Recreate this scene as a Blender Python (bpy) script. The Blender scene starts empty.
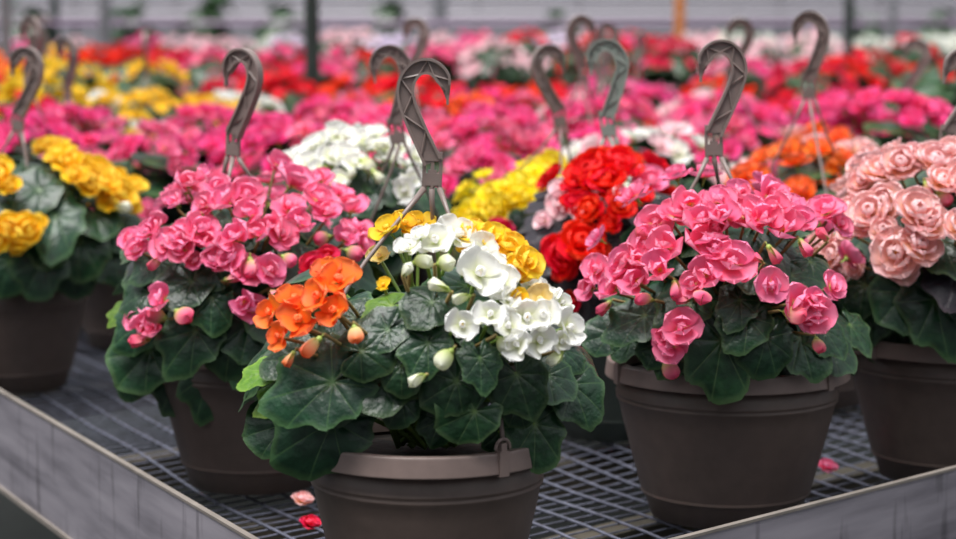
import bpy, math, random
from mathutils import Vector, Matrix
R = random.Random(7)
PI = math.pi
scene = bpy.context.scene
col = scene.collection

# ------------------------------------------------------------------ camera
F = 2000.0                       # focal length in pixels of a 956 x 539 frame
CZ = 0.54                        # camera height above the bench mesh
PITCH = math.atan(229.5 / F)
cam_d = bpy.data.cameras.new('camera')
cam_d.sensor_width = 36.0
cam_d.lens = 36.0 * F / 956.0
cam_d.clip_end = 200
cam_d.dof.use_dof = True
cam_d.dof.focus_distance = 1.93
cam_d.dof.aperture_fstop = 4.9
cam = bpy.data.objects.new('camera', cam_d)
cam.location = (0, 0, CZ)
cam.rotation_euler = (PI / 2 - PITCH, 0, 0)
col.objects.link(cam)
scene.camera = cam

# ------------------------------------------------------------------ world, light, exposure
world = bpy.data.worlds.new('overcast')
scene.world = world
world.use_nodes = True
wn = world.node_tree
bg = wn.nodes['Background']
bg.inputs['Color'].default_value = (0.90, 0.95, 1.0, 1)
bg.inputs['Strength'].default_value = 0.72
sun_d = bpy.data.lights.new('sun', 'SUN')
sun_d.energy = 4.3
sun_d.angle = math.radians(40)
sun_d.color = (1.0, 0.98, 0.96)
sun = bpy.data.objects.new('sun', sun_d)
sun.rotation_euler = (math.radians(17), 0, math.radians(-40))
col.objects.link(sun)
scene.view_settings.view_transform = 'Standard'
scene.view_settings.look = 'None'
scene.view_settings.gamma = 1.0
scene.view_settings.use_curve_mapping = False
scene.view_settings.exposure = 0.3
scene.cycles.use_denoising = True

_s, _c = math.sin(PITCH), math.cos(PITCH)
def ray(px, py):
    a, b = (px - 478.0) / F, (269.5 - py) / F
    return Vector((a, _c + b * _s, -_s + b * _c))
CAM = Vector((0, 0, CZ))
def at(px, py, Y):               # the point seen at a pixel, at world depth Y
    d = ray(px, py)
    return CAM + d * (Y / d.y)
def on_z(px, py, z):             # the point seen at a pixel, on the level z
    d = ray(px, py)
    return CAM + d * ((z - CZ) / d.z)

# ------------------------------------------------------------------ materials
def lin(c):
    return tuple(((v / 255) / 12.92 if v / 255 <= .04045 else ((v / 255 + .055) / 1.055) ** 2.4) for v in c) + (1,)
def new_mat(name):
    m = bpy.data.materials.new(name); m.use_nodes = True
    nt = m.node_tree
    return m, nt, nt.nodes['Principled BSDF'], nt.nodes['Material Output']
def ramp(nt, stops, src):
    r = nt.nodes.new('ShaderNodeValToRGB')
    e = r.color_ramp.elements
    while len(e) < len(stops): e.new(.5)
    for i, (p, c) in enumerate(stops):
        e[i].position = p; e[i].color = lin(c)
    nt.links.new(src, r.inputs[0])
    return r
def attr(nt, name):
    a = nt.nodes.new('ShaderNodeAttribute'); a.attribute_name = name
    return a.outputs['Fac']
def noise(nt, scale, detail=3, coord='Object'):
    tc = nt.nodes.new('ShaderNodeTexCoord'); n = nt.nodes.new('ShaderNodeTexNoise')
    n.inputs['Scale'].default_value = scale; n.inputs['Detail'].default_value = detail
    nt.links.new(tc.outputs[coord], n.inputs['Vector'])
    return n
def bump(nt, src, bsdf, strength, dist=.002):
    b = nt.nodes.new('ShaderNodeBump')
    b.inputs['Strength'].default_value = strength; b.inputs['Distance'].default_value = dist
    nt.links.new(src, b.inputs['Height']); nt.links.new(b.outputs[0], bsdf.inputs['Normal'])
def vary(nt, colsock, hue, val):
    oi = nt.nodes.new('ShaderNodeObjectInfo')
    hs = nt.nodes.new('ShaderNodeHueSaturation')
    mh = nt.nodes.new('ShaderNodeMapRange'); mv = nt.nodes.new('ShaderNodeMapRange')
    mh.inputs['To Min'].default_value = .5 - hue; mh.inputs['To Max'].default_value = .5 + hue
    mv.inputs['To Min'].default_value = 1 - val; mv.inputs['To Max'].default_value = 1 + val
    nt.links.new(oi.outputs['Random'], mh.inputs[0])
    mm = nt.nodes.new('ShaderNodeMath'); mm.operation = 'FRACT'
    m2 = nt.nodes.new('ShaderNodeMath'); m2.operation = 'MULTIPLY'; m2.inputs[1].default_value = 7.31
    nt.links.new(oi.outputs['Random'], m2.inputs[0]); nt.links.new(m2.outputs[0], mm.inputs[0])
    nt.links.new(mm.outputs[0], mv.inputs[0])
    nt.links.new(mh.outputs[0], hs.inputs['Hue']); nt.links.new(mv.outputs[0], hs.inputs['Value'])
    nt.links.new(colsock, hs.inputs['Color'])
    return hs.outputs['Color']
def translucent_mix(nt, bsdf, out, colsock, fac):
    t = nt.nodes.new('ShaderNodeBsdfTranslucent'); mx = nt.nodes.new('ShaderNodeMixShader')
    mx.inputs[0].default_value = fac
    nt.links.new(colsock, t.inputs['Color'])
    nt.links.new(bsdf.outputs[0], mx.inputs[1]); nt.links.new(t.outputs[0], mx.inputs[2])
    nt.links.new(mx.outputs[0], out.inputs['Surface'])
def petal_mat(name, base, deep, main, edge, hue=.008, val=.09):
    m, nt, b, o = new_mat(name)
    r = ramp(nt, [(0, base), (.22, deep), (.6, main), (1, edge)], attr(nt, 't'))
    c = vary(nt, r.outputs[0], hue, val)
    nt.links.new(c, b.inputs['Base Color'])
    b.inputs['Roughness'].default_value = .55
    b.inputs['Specular IOR Level'].default_value = .25
    translucent_mix(nt, b, o, c, .3)
    return m
def leaf_mat(name, dark, mid, vein, gloss=.42, tr=.12):
    m, nt, b, o = new_mat(name)
    n = noise(nt, 3.0)
    r0 = ramp(nt, [(.3, dark), (.75, mid)], n.outputs[0])
    mx = nt.nodes.new('ShaderNodeMix'); mx.data_type = 'RGBA'
    nt.links.new(attr(nt, 'vein'), mx.inputs['Factor'])
    nt.links.new(r0.outputs[0], mx.inputs[6]); mx.inputs[7].default_value = lin(vein)
    c = vary(nt, mx.outputs[2], .015, .25)
    nt.links.new(c, b.inputs['Base Color'])
    b.inputs['Roughness'].default_value = gloss
    b.inputs['Specular IOR Level'].default_value = .5
    bump(nt, noise(nt, 5.0, 3).outputs[0], b, .25, .006)
    translucent_mix(nt, b, o, c, tr)
    return m
def plain_mat(name, c, rough=.5, metal=0.0, var=0, nscale=40, nb=0, spec=.5):
    m, nt, b, o = new_mat(name)
    b.inputs['Roughness'].default_value = rough; b.inputs['Metallic'].default_value = metal
    b.inputs['Specular IOR Level'].default_value = spec
    if var:
        n = noise(nt, nscale, 6)
        lo = tuple(max(0, v * (1 - var)) for v in c); hi = tuple(min(255, v * (1 + var)) for v in c)
        nt.links.new(ramp(nt, [(.3, lo), (.7, hi)], n.outputs[0]).outputs[0], b.inputs['Base Color'])
        if nb: bump(nt, n.outputs[0], b, nb)
    else:
        b.inputs['Base Color'].default_value = lin(c)
    return m

PET = {
 'pink':   petal_mat('pink_petal', (230, 220, 136), (242, 98, 140), (250, 126, 168), (253, 154, 188)),
 'hot':    petal_mat('hot_pink_petal', (214, 80, 110), (226, 40, 112), (246, 72, 146), (252, 118, 176)),
 'white':  petal_mat('white_petal', (200, 214, 120), (236, 238, 208), (250, 249, 244), (252, 251, 249), .004, .03),
 'orange': petal_mat('orange_petal', (232, 196, 96), (246, 92, 16), (255, 122, 40), (255, 142, 92)),
 'yellow': petal_mat('yellow_petal', (206, 196, 64), (244, 184, 14), (253, 206, 36), (253, 220, 80)),
 'lemon':  petal_mat('lemon_petal', (206, 206, 60), (246, 214, 12), (252, 228, 24), (253, 236, 84)),
 'pale':   petal_mat('pale_yellow_petal', (196, 202, 96), (236, 206, 110), (248, 220, 146), (250, 228, 166)),
 'peach':  petal_mat('peach_petal', (250, 206, 120), (250, 202, 150), (251, 198, 190), (253, 212, 214)),
 'red':    petal_mat('red_petal', (170, 10, 10), (214, 8, 12), (242, 18, 22), (248, 40, 34)),
 'crimson': petal_mat('crimson_petal', (150, 10, 44), (196, 10, 48), (226, 26, 70), (240, 62, 104)),
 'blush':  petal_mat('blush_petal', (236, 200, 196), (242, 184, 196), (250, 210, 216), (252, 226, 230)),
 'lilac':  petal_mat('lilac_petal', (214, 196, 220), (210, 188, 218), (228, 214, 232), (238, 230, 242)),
 'pinkbud': petal_mat('pink_bud_petal', (186, 200, 110), (214, 200, 130), (244, 150, 160), (244, 92, 134)),
 'whitebud': petal_mat('white_bud_petal', (180, 198, 96), (208, 218, 140), (234, 238, 196), (246, 246, 232)),
 'orangebud': petal_mat('orange_bud_petal', (186, 200, 104), (222, 206, 140), (248, 170, 130), (252, 120, 70)),
}
GREEN = leaf_mat('begonia_leaf', (14, 42, 26), (38, 76, 46), (100, 130, 78), .33)
FRESH = leaf_mat('fresh_leaf', (74, 118, 26), (110, 150, 36), (150, 180, 70), .45, .3)
BRONZE = leaf_mat('bronze_leaf', (24, 20, 28), (44, 34, 44), (70, 48, 58))
STALK = plain_mat('green_stalk', (112, 142, 58), .5)
PINKSTALK = plain_mat('pinkish_stalk', (140, 120, 70), .5)
CENTER = plain_mat('flower_center', (232, 186, 48), .6)
OVARY = plain_mat('green_ovary', (158, 178, 84), .5)
POT = plain_mat('taupe_plastic', (94, 80, 74), .48, 0, .05, 60, .05)
RIM_LIT = plain_mat('taupe_plastic_lit_rim', (134, 116, 110), .42, 0, .04, 60, .04)  # pot plastic, lightened: the sky light on the lip is in the colour
POT_GREEN = plain_mat('grey_green_plastic', (66, 74, 68), .5, 0, .05, 60, .05)
TERRA = plain_mat('orange_terracotta', (206, 92, 44), .7, 0, .08, 30, .1)
SOIL = plain_mat('potting_soil', (34, 27, 22), .95, 0, .5, 90, 1.0)
HOOK = plain_mat('taupe_hook_plastic', (134, 118, 113), .38, 0, .05, 50)
HOOKG = plain_mat('grey_green_hook_plastic', (142, 150, 142), .38, 0, .05, 50)
WIREM = plain_mat('galvanised_wire', (126, 128, 144), .42, .55, .15, 60)
STEEL = plain_mat('grey_steel', (128, 128, 132), .5, .3, .1, 10)
BARK = plain_mat('dark_post_paint', (38, 48, 44), .7, 0, .2, 10)
ORANGEP = plain_mat('orange_post_paint', (206, 120, 40), .6)
FLOOR = plain_mat('dark_ground_fabric', (17, 22, 20), .9, 0, .25, 20, .3)
SLATM = plain_mat('weathered_wood_slat', (74, 68, 58), .8, 0, .2, 12, .2)
PANEL = plain_mat('cloudy_panel', (150, 147, 154), .6, 0, .05, 1.5)

def rail_mat():
    m, nt, b, o = new_mat('weathered_aluminium')
    tc = nt.nodes.new('ShaderNodeTexCoord'); mp = nt.nodes.new('ShaderNodeMapping')
    mp.inputs['Scale'].default_value = (3, 3, 26)
    nt.links.new(tc.outputs['Object'], mp.inputs[0])
    n = nt.nodes.new('ShaderNodeTexNoise'); n.inputs['Scale'].default_value = 1.4; n.inputs['Detail'].default_value = 7
    nt.links.new(mp.outputs[0], n.inputs['Vector'])
    r = ramp(nt, [(.28, (102, 98, 106)), (.5, (144, 139, 147)), (.72, (164, 158, 166))], n.outputs[0])
    mp2 = nt.nodes.new('ShaderNodeMapping'); mp2.inputs['Scale'].default_value = (30, 30, 5)
    nt.links.new(tc.outputs['Object'], mp2.inputs[0])
    n2 = nt.nodes.new('ShaderNodeTexNoise'); n2.inputs['Scale'].default_value = 1.1; n2.inputs['Detail'].default_value = 4
    nt.links.new(mp2.outputs[0], n2.inputs['Vector'])
    st = ramp(nt, [(.30, (70, 64, 66)), (.42, (255, 255, 255))], n2.outputs[0])
    mx = nt.nodes.new('ShaderNodeMix'); mx.data_type = 'RGBA'; mx.blend_type = 'MULTIPLY'; mx.inputs['Factor'].default_value = .55
    nt.links.new(r.outputs[0], mx.inputs[6]); nt.links.new(st.outputs[0], mx.inputs[7])
    nt.links.new(mx.outputs[2], b.inputs['Base Color'])
    b.inputs['Roughness'].default_value = .55; b.inputs['Metallic'].default_value = .15
    bump(nt, n.outputs[0], b, .15, .003)
    return m
RAIL = rail_mat()
EDGE = plain_mat('worn_rail_edge', (128, 120, 113), .55, 0, .1, 20)

# ------------------------------------------------------------------ mesh helpers
class MB:
    def __init__(s):
        s.v, s.f, s.t, s.m = [], [], [], []
    def add(s, verts, faces, t=None, mi=0, M=None):
        o = len(s.v)
        s.v += [(M @ Vector(p)) if M is not None else Vector(p) for p in verts]
        s.t += t if t is not None else [0.0] * len(verts)
        s.f += [tuple(o + i for i in f) for f in faces]
        s.m += [mi] * len(faces)
    def merge(s, other, M=None, mi=None):
        o = len(s.v)
        s.v += [(M @ p) if M is not None else p for p in other.v]
        s.t += other.t
        s.f += [tuple(o + i for i in f) for f in other.f]
        s.m += other.m if mi is None else [mi] * len(other.f)
    def box(s, lo, hi, mi=0, M=None):
        x0, y0, z0 = lo; x1, y1, z1 = hi
        v = [(x0, y0, z0), (x1, y0, z0), (x1, y1, z0), (x0, y1, z0), (x0, y0, z1), (x1, y0, z1), (x1, y1, z1), (x0, y1, z1)]
        s.add(v, [(3, 2, 1, 0), (4, 5, 6, 7), (0, 1, 5, 4), (1, 2, 6, 5), (2, 3, 7, 6), (3, 0, 4, 7)], None, mi, M)
    def tube(s, pts, rad, n=6, mi=0, t=None):
        pts = [Vector(p) for p in pts]
        vs, fs = [], []
        rads = rad if isinstance(rad, (list, tuple)) else [rad] * len(pts)
        ref = Vector((.3, .9, .2))
        for i, p in enumerate(pts):
            d = (pts[min(i + 1, len(pts) - 1)] - pts[max(i - 1, 0)]).normalized()
            a = d.cross(ref)
            if a.length < .05: a = d.cross(Vector((1, 0, .1)))
            a.normalize(); b = d.cross(a)
            for k in range(n):
                q = 2 * PI * k / n
                vs.append(p + (a * math.cos(q) + b * math.sin(q)) * rads[i])
        for i in range(len(pts) - 1):
            for k in range(n):
                fs.append((i * n + k, i * n + (k + 1) % n, (i + 1) * n + (k + 1) % n, (i + 1) * n + k))
        fs.append(tuple(range(n))[::-1]); fs.append(tuple(range((len(pts) - 1) * n, len(pts) * n)))
        s.add(vs, fs, None, mi)
    def lathe(s, prof, n=48, mi=0, closed=True):
        vs, fs = [], []
        for (r, z) in prof:
            for k in range(n):
                q = 2 * PI * k / n
                vs.append((r * math.cos(q), r * math.sin(q), z))
        for i in range(len(prof) - 1):
            for k in range(n):
                fs.append((i * n + k, i * n + (k + 1) % n, (i + 1) * n + (k + 1) % n, (i + 1) * n + k))
        s.add(vs, fs, None, mi)
    def mesh(s, name, mats, smooth=True, attrname='t'):
        me = bpy.data.meshes.new(name)
        me.from_pydata([tuple(p) for p in s.v], [], s.f)
        for m in mats: me.materials.append(m)
        if len(mats) > 1: me.polygons.foreach_set('material_index', s.m)
        me.polygons.foreach_set('use_smooth', [smooth] * len(me.polygons))
        a = me.attributes.new(attrname, 'FLOAT', 'POINT')
        a.data.foreach_set('value', s.t)
        me.update()
        return me
def link(name, me, parent=None, M=None):
    o = bpy.data.objects.new(name, me)
    col.objects.link(o)
    if parent is not None: o.parent = parent
    if M is not None: o.matrix_basis = M
    return o
def tag(o, label=None, cat=None, group=None, kind=None):
    if label: o['label'] = label
    if cat: o['category'] = cat
    if group: o['group'] = group
    if kind: o['kind'] = kind
    return o
def frame(pos, n, tip, sc=1.0):
    z = n.normalized()
    x = tip - z * tip.dot(z)
    if x.length < 1e-4: x = Vector((1, .2, .1)) - z * z.x
    x.normalize(); y = z.cross(x)
    M = Matrix((x, y, z)).transposed().to_4x4() @ Matrix.Diagonal((sc, sc, sc, 1))
    M.translation = pos
    return M

# ------------------------------------------------------------------ leaf shapes
def leaf_shape(seed, nrad=6, sub=5, lobed=.05, droop=.28, point=.2):
    r = random.Random(seed)
    veins = [a + r.uniform(-.1, .1) for a in (-2.55, -1.75, -.95, -.25, .45, 1.15, 1.85, 2.6)]
    angs = [(-PI + .24, 9)]
    prev = -PI + .24
    lst = []
    for v in veins + [PI - .24]:
        for k in range(1, sub):
            lst.append(prev + (v - prev) * k / sub)
        lst.append(v); prev = v
    angs = [-PI + .24] + lst
    # narrow strips beside each vein
    out = []
    for a in angs:
        if any(abs(a - v) < 1e-6 for v in veins):
            out += [a - .035, a, a + .035]
        else: out.append(a)
    angs = out
    asym = r.uniform(-.14, .14); ph = r.uniform(0, 6); ph2 = r.uniform(0, 6)
    fold = r.uniform(.02, .16)
    mb = MB()
    def outline(a):
        rr = .92 + .14 * math.cos(a) + asym * math.sin(a)
        rr += point * math.exp(-((a - .05) / .3) ** 2)
        dv = min(abs(a - v) for v in veins)
        rr *= 1 + lobed * math.cos(min(dv / .4, 1) * PI)
        rr *= .30 + .70 * min(1, (PI - abs(a)) / .5) ** .55
        saw = (a * 7.3 + ph) % 1.0
        return rr * (1 + .05 * (saw - .5))
    vs, ts, fs = [(0, 0, 0)], [1.0], []
    n = len(angs)
    for k in range(1, nrad + 1):
        rho = (k / nrad)
        for a in angs:
            rr = outline(a) * rho if k == nrad else (outline(a) * rho)
            x, y = rr * math.cos(a) * (1.06 + point * .4), rr * math.sin(a)
            dv = min(abs(a - v) for v in veins)
            z = -droop * rho ** 2.2 * (.75 + .25 * math.cos(a))
            z += .10 * math.sin(min(dv / .36, 1.0) * PI / 2) * rho * (1.2 - rho)
            z += (.05 + .03 * abs(asym) / .14) * math.sin(3 * a + ph) * rho ** 3 + .03 * math.sin(7 * a + ph2) * rho ** 4
            z += fold * abs(y) * .8 + .05 * rho * (1 - rho)
            vs.append((x, y, z))
            w = max(.0, 1 - dv / .03) * (1 - .8 * rho) * .8
            if k == nrad: w = max(w, .4)
            ts.append(min(1, w + max(0, .25 - rho) * 1.5))
    for i in range(n - 1):
        fs.append((0, 1 + i, 2 + i))
    for k in range(nrad - 1):
        for i in range(n - 1):
            a = 1 + k * n + i
            fs.append((a, a + n, a + n + 1, a + 1))
    mb.add(vs, fs, ts)
    return mb
LEAVES, LEAVES_LOW = {}, {}
_hi = [leaf_shape(100 + i, 7, 5, (.035, .085, .06)[i % 3], .08 + .09 * (i % 4), (.06, .30, .18)[i % 3]) for i in range(7)]
_lo = [leaf_shape(200 + i, 3, 2, .05, .18 + .08 * (i % 3), .15) for i in range(4)]
for nm, m in (('green', GREEN), ('fresh', FRESH), ('bronze', BRONZE)):
    LEAVES[nm] = [b.mesh('leaf', [m], True, 'vein') for b in _hi]
    LEAVES_LOW[nm] = [b.mesh('leaf', [m], True, 'vein') for b in _lo]

# ------------------------------------------------------------------ petals and flowers
def petal_shape(L, W, cup=.2, curl=.1, ruffle=0.0, seed=0, nu=6, nv=7, notch=0.0, t0=0.0):
    r = random.Random(seed); ph = r.uniform(0, 6)
    mb = MB(); vs, ts, fs = [], [], []
    for i in range(nu):
        s = i / (nu - 1); u = 1 - (1 - s) ** (1.6 if nu < 6 else 2.3)
        w = W * .5 * 1.12 * (u + .012) ** .42 * math.sqrt(max(0, 1 - u ** 4.5) + (.012 if nu < 6 else .002))
        for j in range(nv):
            v = -1 + 2 * j / (nv - 1)
            x = L * u * (1 - .10 * v * v * u) - notch * L * math.exp(-(v / .25) ** 2) * u ** 6
            z = cup * W * v * v * u + curl * L * u * u + ruffle * W * math.sin(3.2 * v * 2 + ph) * u ** 2
            vs.append((x, w * v, z)); ts.append(t0 + (1 - t0) * u)
    for i in range(nu - 1):
        for j in range(nv - 1):
            a = i * nv + j
            fs.append((a, a + nv, a + nv + 1, a + 1))
    mb.add(vs, fs, ts)
    return mb
def pm(az, el, off=0.0, roll=0.0, up=0.0):
    return Matrix.Rotation(az, 4, 'Z') @ Matrix.Translation((off, 0, up)) @ Matrix.Rotation(-el, 4, 'Y') @ Matrix.Rotation(roll, 4, 'X')
def ball(mb, c, r, mi, n=6, sq=1.0):
    prof = []
    vs, fs = [], []
    rows = 4
    for i in range(rows + 1):
        q = PI * i / rows
        for k in range(n):
            a = 2 * PI * k / n
            vs.append((c[0] + r * math.sin(q) * math.cos(a), c[1] + r * math.sin(q) * math.sin(a), c[2] + r * sq * math.cos(q)))
    for i in range(rows):
        for k in range(n):
            fs.append((i * n + k, (i + 1) * n + k, (i + 1) * n + (k + 1) % n, i * n + (k + 1) % n))
    mb.add(vs, fs, [0.1] * len(vs), mi)
# A flower of unit diameter: (list of outer petal shapes with matrices, core shape)
def flower_design(kind, seed, low=False):
    r = random.Random(seed)
    nu, nv = (4, 5) if low else (9, 9)
    outer, core = [], MB()
    def P(L, W, cup, curl, ruf=0.0, notch=0.0, t0=0.0):
        return petal_shape(L, W, cup, curl, ruf, r.random() * 99, nu, nv, notch, t0)
    j = lambda a: r.uniform(-a, a)
    if kind == 'double':
        for k in range(5):
            outer.append((P(.52, .68, .10, .12 + j(.08), .0), pm(k * 2 * PI / 5 + j(.2), math.radians(8 + 16 * (k % 2) + j(10)), .02)))
        for k in range(2):
            core.merge(P(.34, .56, .24, .14, .0, 0, .3), pm(k * PI + .4 + j(.3), math.radians(40 + j(10)), .02, 0, .04))
        for k in range(3):
            core.merge(P(.20, .30, .40, .15, 0, 0, .2), pm(k * 2 * PI / 3 + j(.3), math.radians(60 + j(8)), .02, 0, .05))
        ball(core, (0, 0, .07), .045, 1)
    elif kind == 'cup':
        for k in range(4):
            big = k % 2 == 0
            L, W = (.60, .88) if big else (.48, .60)
            outer.append((P(L, W, .16, .10 + j(.12), .01), pm(k * PI / 2 + j(.2), math.radians((30 if big else 50) + j(14)), .02, 0, 0 if big else .02)))
        core.merge(P(.34, .44, .3, .2, 0, 0, .2), pm(j(3), math.radians(64 + j(8)), .02, 0, .03))
        ball(core, (0, 0, .07), .05, 1)
    elif kind == 'single':
        for k in range(4):
            big = k % 2 == 0
            L, W = (.55, .82) if big else (.46, .60)
            outer.append((P(L, W, .10, .16 + j(.08), .015), pm(k * PI / 2 + j(.12), math.radians((10 if big else 26) + j(8)), .01, 0, 0 if big else .02)))
        for k in range(3):
            core.merge(P(.20, .24, .35, .2, 0, 0, .3), pm(k * 2 * PI / 3 + j(.3), math.radians(55 + j(10)), .02, 0, .03))
        for k in range(6):
            a = k * PI / 3
            ball(core, (.03 * math.cos(a), .03 * math.sin(a), .08), .022, 1, 5)
        ball(core, (0, 0, .07), .035, 1)
    elif kind == 'ruffled':
        for k in range(6):
            outer.append((P(.50, .60, .10, .14, .035, .04), pm(k * PI / 3 + j(.15), math.radians(12 + 10 * (k % 2) + j(8)), .02)))
        for k in range(5):
            core.merge(P(.38, .48, .18, .12, .035, .03, .12), pm(k * 2 * PI / 5 + .3 + j(.2), math.radians(34 + j(9)), .02, 0, .03))
        for k in range(5):
            core.merge(P(.26, .34, .30, .1, .03, .03, .15), pm(k * 2 * PI / 5 + j(.3), math.radians(58 + j(9)), .015, 0, .05))
        ball(core, (0, 0, .1), .05, 1)
    elif kind == 'bud':
        for k in range(2):
            outer.append((P(.92, .98, .34, .30, 0), pm(k * PI, math.radians(58), .04)))
        ball(core, (0, 0, .1), .16, 2, 6, 1.2)
        ball(core, (.0, 0, .40), .13, 0, 6, 2.0)
    # receptacle and short neck behind the flower
    if kind != 'bud':
        ball(core, (0, 0, -.03), .075, 2, 6, .8)
    core.tube([(0, 0, -.03), (0, 0, -.14), (.02, 0, -.24)], [.03, .024, .02], 5, 2)
    return outer, core
KINDS = ('double', 'single', 'ruffled', 'bud', 'cup')
_designs = {k: [flower_design(k, 31 * i + len(k)) for i in range(3)] for k in KINDS}
_designs_low = {k: [flower_design(k, 77 * i + len(k), True) for i in range(2)] for k in KINDS}
_fcache = {}
def flower_meshes(kind, colour, i):
    key = (kind, colour, i)
    if key not in _fcache:
        outer, core = _designs[kind][i]
        mats = [PET[colour], CENTER, OVARY]
        _fcache[key] = ([(p.mesh('petal', [PET[colour]]), M) for p, M in outer], core.mesh('flower', mats))
    return _fcache[key]
def flower_low(kind, colour, i):
    key = ('low', kind, colour, i)
    if key not in _fcache:
        outer, core = _designs_low[kind][i]
        mb = MB()
        for p, M in outer: mb.merge(p, M, 0)
        mb.merge(core)
        _fcache[key] = mb.mesh('flower', [PET[colour], CENTER, OVARY])
    return _fcache[key]

# ------------------------------------------------------------------ pots and hangers
PH = .18                                             # pot height
def pot_profile(r, h):
    k = [(.0, .0), (.60, .0), (.612, .004), (.66, .125), (.688, .15), (.70, .158), (.692, .166), (.70, .18),
         (.865, .66), (.885, .735), (.905, .752), (.908, .764), (.894, .772), (.908, .782), (.912, .794), (.897, .806),
         (.935, .90), (.90, .90), (.90, .99), (.86, .985), (.80, .80), (.0, .80)]
    return [(a * r, b * h) for a, b in k]
def rim_profile(r, h):
    k = [(.90, .895), (.98, .895), (.996, .8955), (1.0, .899), (.9995, .905), (.9845, .985), (.983, .993), (.979, .999), (.97, 1.001), (.92, 1.001), (.905, .999), (.90, .99), (.90, .895)]
    return [(a * r, b * h) for a, b in k]
_pots = {}
def pot_meshes(r, mat, rmat, n=48):
    key = (round(r, 4), mat.name, n)
    if key not in _pots:
        a = MB(); a.lathe(pot_profile(r, PH)[:-4], n)
        b = MB(); b.lathe(rim_profile(r, PH), n)
        s = MB(); s.lathe([(.0, PH * .90), (r * .5, PH * .91), (r * .895, PH * .88)], 24)
        c = MB()                                       # a clip that grips the rim
        c.box((r * .96, -.005, PH * .885), (r * 1.012, .005, PH * 1.01)); c.box((r * .93, -.003, PH * 1.0), (r * 1.005, .003, PH * 1.05))
        ring = [(r * .985, .008 * math.cos(q), PH * 1.02 + .009 * math.sin(q)) for q in [PI * i / 8 for i in range(9)]]
        c.tube(ring, .0015, 5)
        _pots[key] = (a.mesh('pot', [mat]), b.mesh('rim', [rmat], False), s.mesh('soil', [SOIL]), c.mesh('clip', [rmat], False))
        for p in _pots[key][1].polygons: p.use_smooth = True
    return _pots[key]

def catmull(pts, n):
    out = []
    P = [Vector(p) for p in pts]; P = [P[0] * 2 - P[1]] + P + [P[-1] * 2 - P[-2]]
    for i in range(1, len(P) - 2):
        for k in range(n):
            t = k / n
            a, b, c, d = P[i - 1:i + 3]
            out.append(.5 * ((2 * b) + (c - a) * t + (2 * a - 5 * b + 4 * c - d) * t * t + (3 * b - a - 3 * c + d) * t ** 3))
    out.append(P[-2])
    return out
def hook_mesh(mat):
    mm = .001
    pts = [(0, 18, 0), (-6, 30, 0), (-15, 48, 0), (-23, 66, 0), (-26.5, 80, 0), (-24, 93, 0), (-16, 102, 0), (-5, 103.5, 0), (4, 98, 0), (9.5, 87, 0), (12, 70, 0)]
    path = catmull(pts, 4)
    N = len(path); mb = MB()
    def section(off, hi, hd, cut=1):                        # sweep a rectangle that keeps off from the path line
        vs, fs = [], []; N = len(path) - cut
        for i, p in enumerate(path[:N]):
            d = (path[min(i + 1, len(path) - 1)] - path[max(i - 1, 0)]).normalized()
            n = Vector((-d.y, d.x, 0)); s = i / (len(path) - 1)
            w = 8.5 - 2.0 * s if s < .85 else 6.8 * max(.12, (1 - s) / .15)
            dep = hd * (1 if s < .9 else max(.5, (1 - s) / .1))
            o = off * (w - 1.0)
            a = hi if hi < 2.5 else w
            for (q, z) in ((o - a, -dep), (o + a, -dep), (o + a, dep), (o - a, dep)):
                vs.append(((p.x + n.x * q) * mm, z * mm, (p.y + n.y * q) * mm))
        for i in range(N - 1):
            for k in range(4):
                fs.append((i * 4 + k, i * 4 + (k + 1) % 4, (i + 1) * 4 + (k + 1) % 4, (i + 1) * 4 + k))
        fs += [(3, 2, 1, 0), tuple(range(N * 4 - 4, N * 4))]
        mb.add(vs, fs)
    section(0, 9, 1.1); section(1, 1.1, 5.0, 0); section(-1, 1.15, 4.7, 3)
    for i in range(3, N - 6, 4):                     # zig-zag ribs on both faces
        for sg in (1, -1):
            a = path[i]; b = path[min(i + 4, N - 5)]
            def edge(k, side):
                d = (path[k + 1] - path[k - 1]).normalized(); s = k / (N - 1); w = 7.0 - 2 * s
                return Vector((path[k].x - d.y * w * side, 0, path[k].y + d.x * w * side))
            p0 = edge(i, sg if (i // 4) % 2 else -sg); p1 = edge(min(i + 4, N - 5), -sg if (i // 4) % 2 else sg)
            p0.y = p1.y = 2.6 * sg
            mb.tube([p0 * mm, p1 * mm], 1.0 * mm, 4)
    # base plate with slots
    for lo, hi in (((-9, -1.6, 0), (-5.8, 1.6, 22)), ((5.8, -1.6, 0), (9, 1.6, 22)), ((-1.6, -1.3, 6), (1.6, 1.3, 22)),
                   ((-8.6, -2.0, 19), (8.6, 2.0, 27)), ((-8.7, -1.9, -3), (8.7, 1.9, 8)), ((-4, -1.0, 6), (4, 1.0, 11))):
        mb.box([c * mm for c in lo], [c * mm for c in hi])
    for u in (-3.5, 3.5):                            # arches between the wires
        mb.tube([((u + 3.5 * math.cos(q)) * mm, 0, (-7 + 4.5 * math.sin(q)) * mm) for q in [PI * i / 8 for i in range(9)]], 1.7 * mm, 6)
    for u in (-7, 0, 7):                             # lugs from which the wires hang
        mb.tube([(u * mm, 0, 1 * mm), (u * mm, 0, -7 * mm)], [2.2 * mm, 2.0 * mm], 8)
    return mb.mesh('hanger', [mat], False)
HOOK_ME = hook_mesh(HOOK); HOOKG_ME = hook_mesh(HOOKG)

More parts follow.
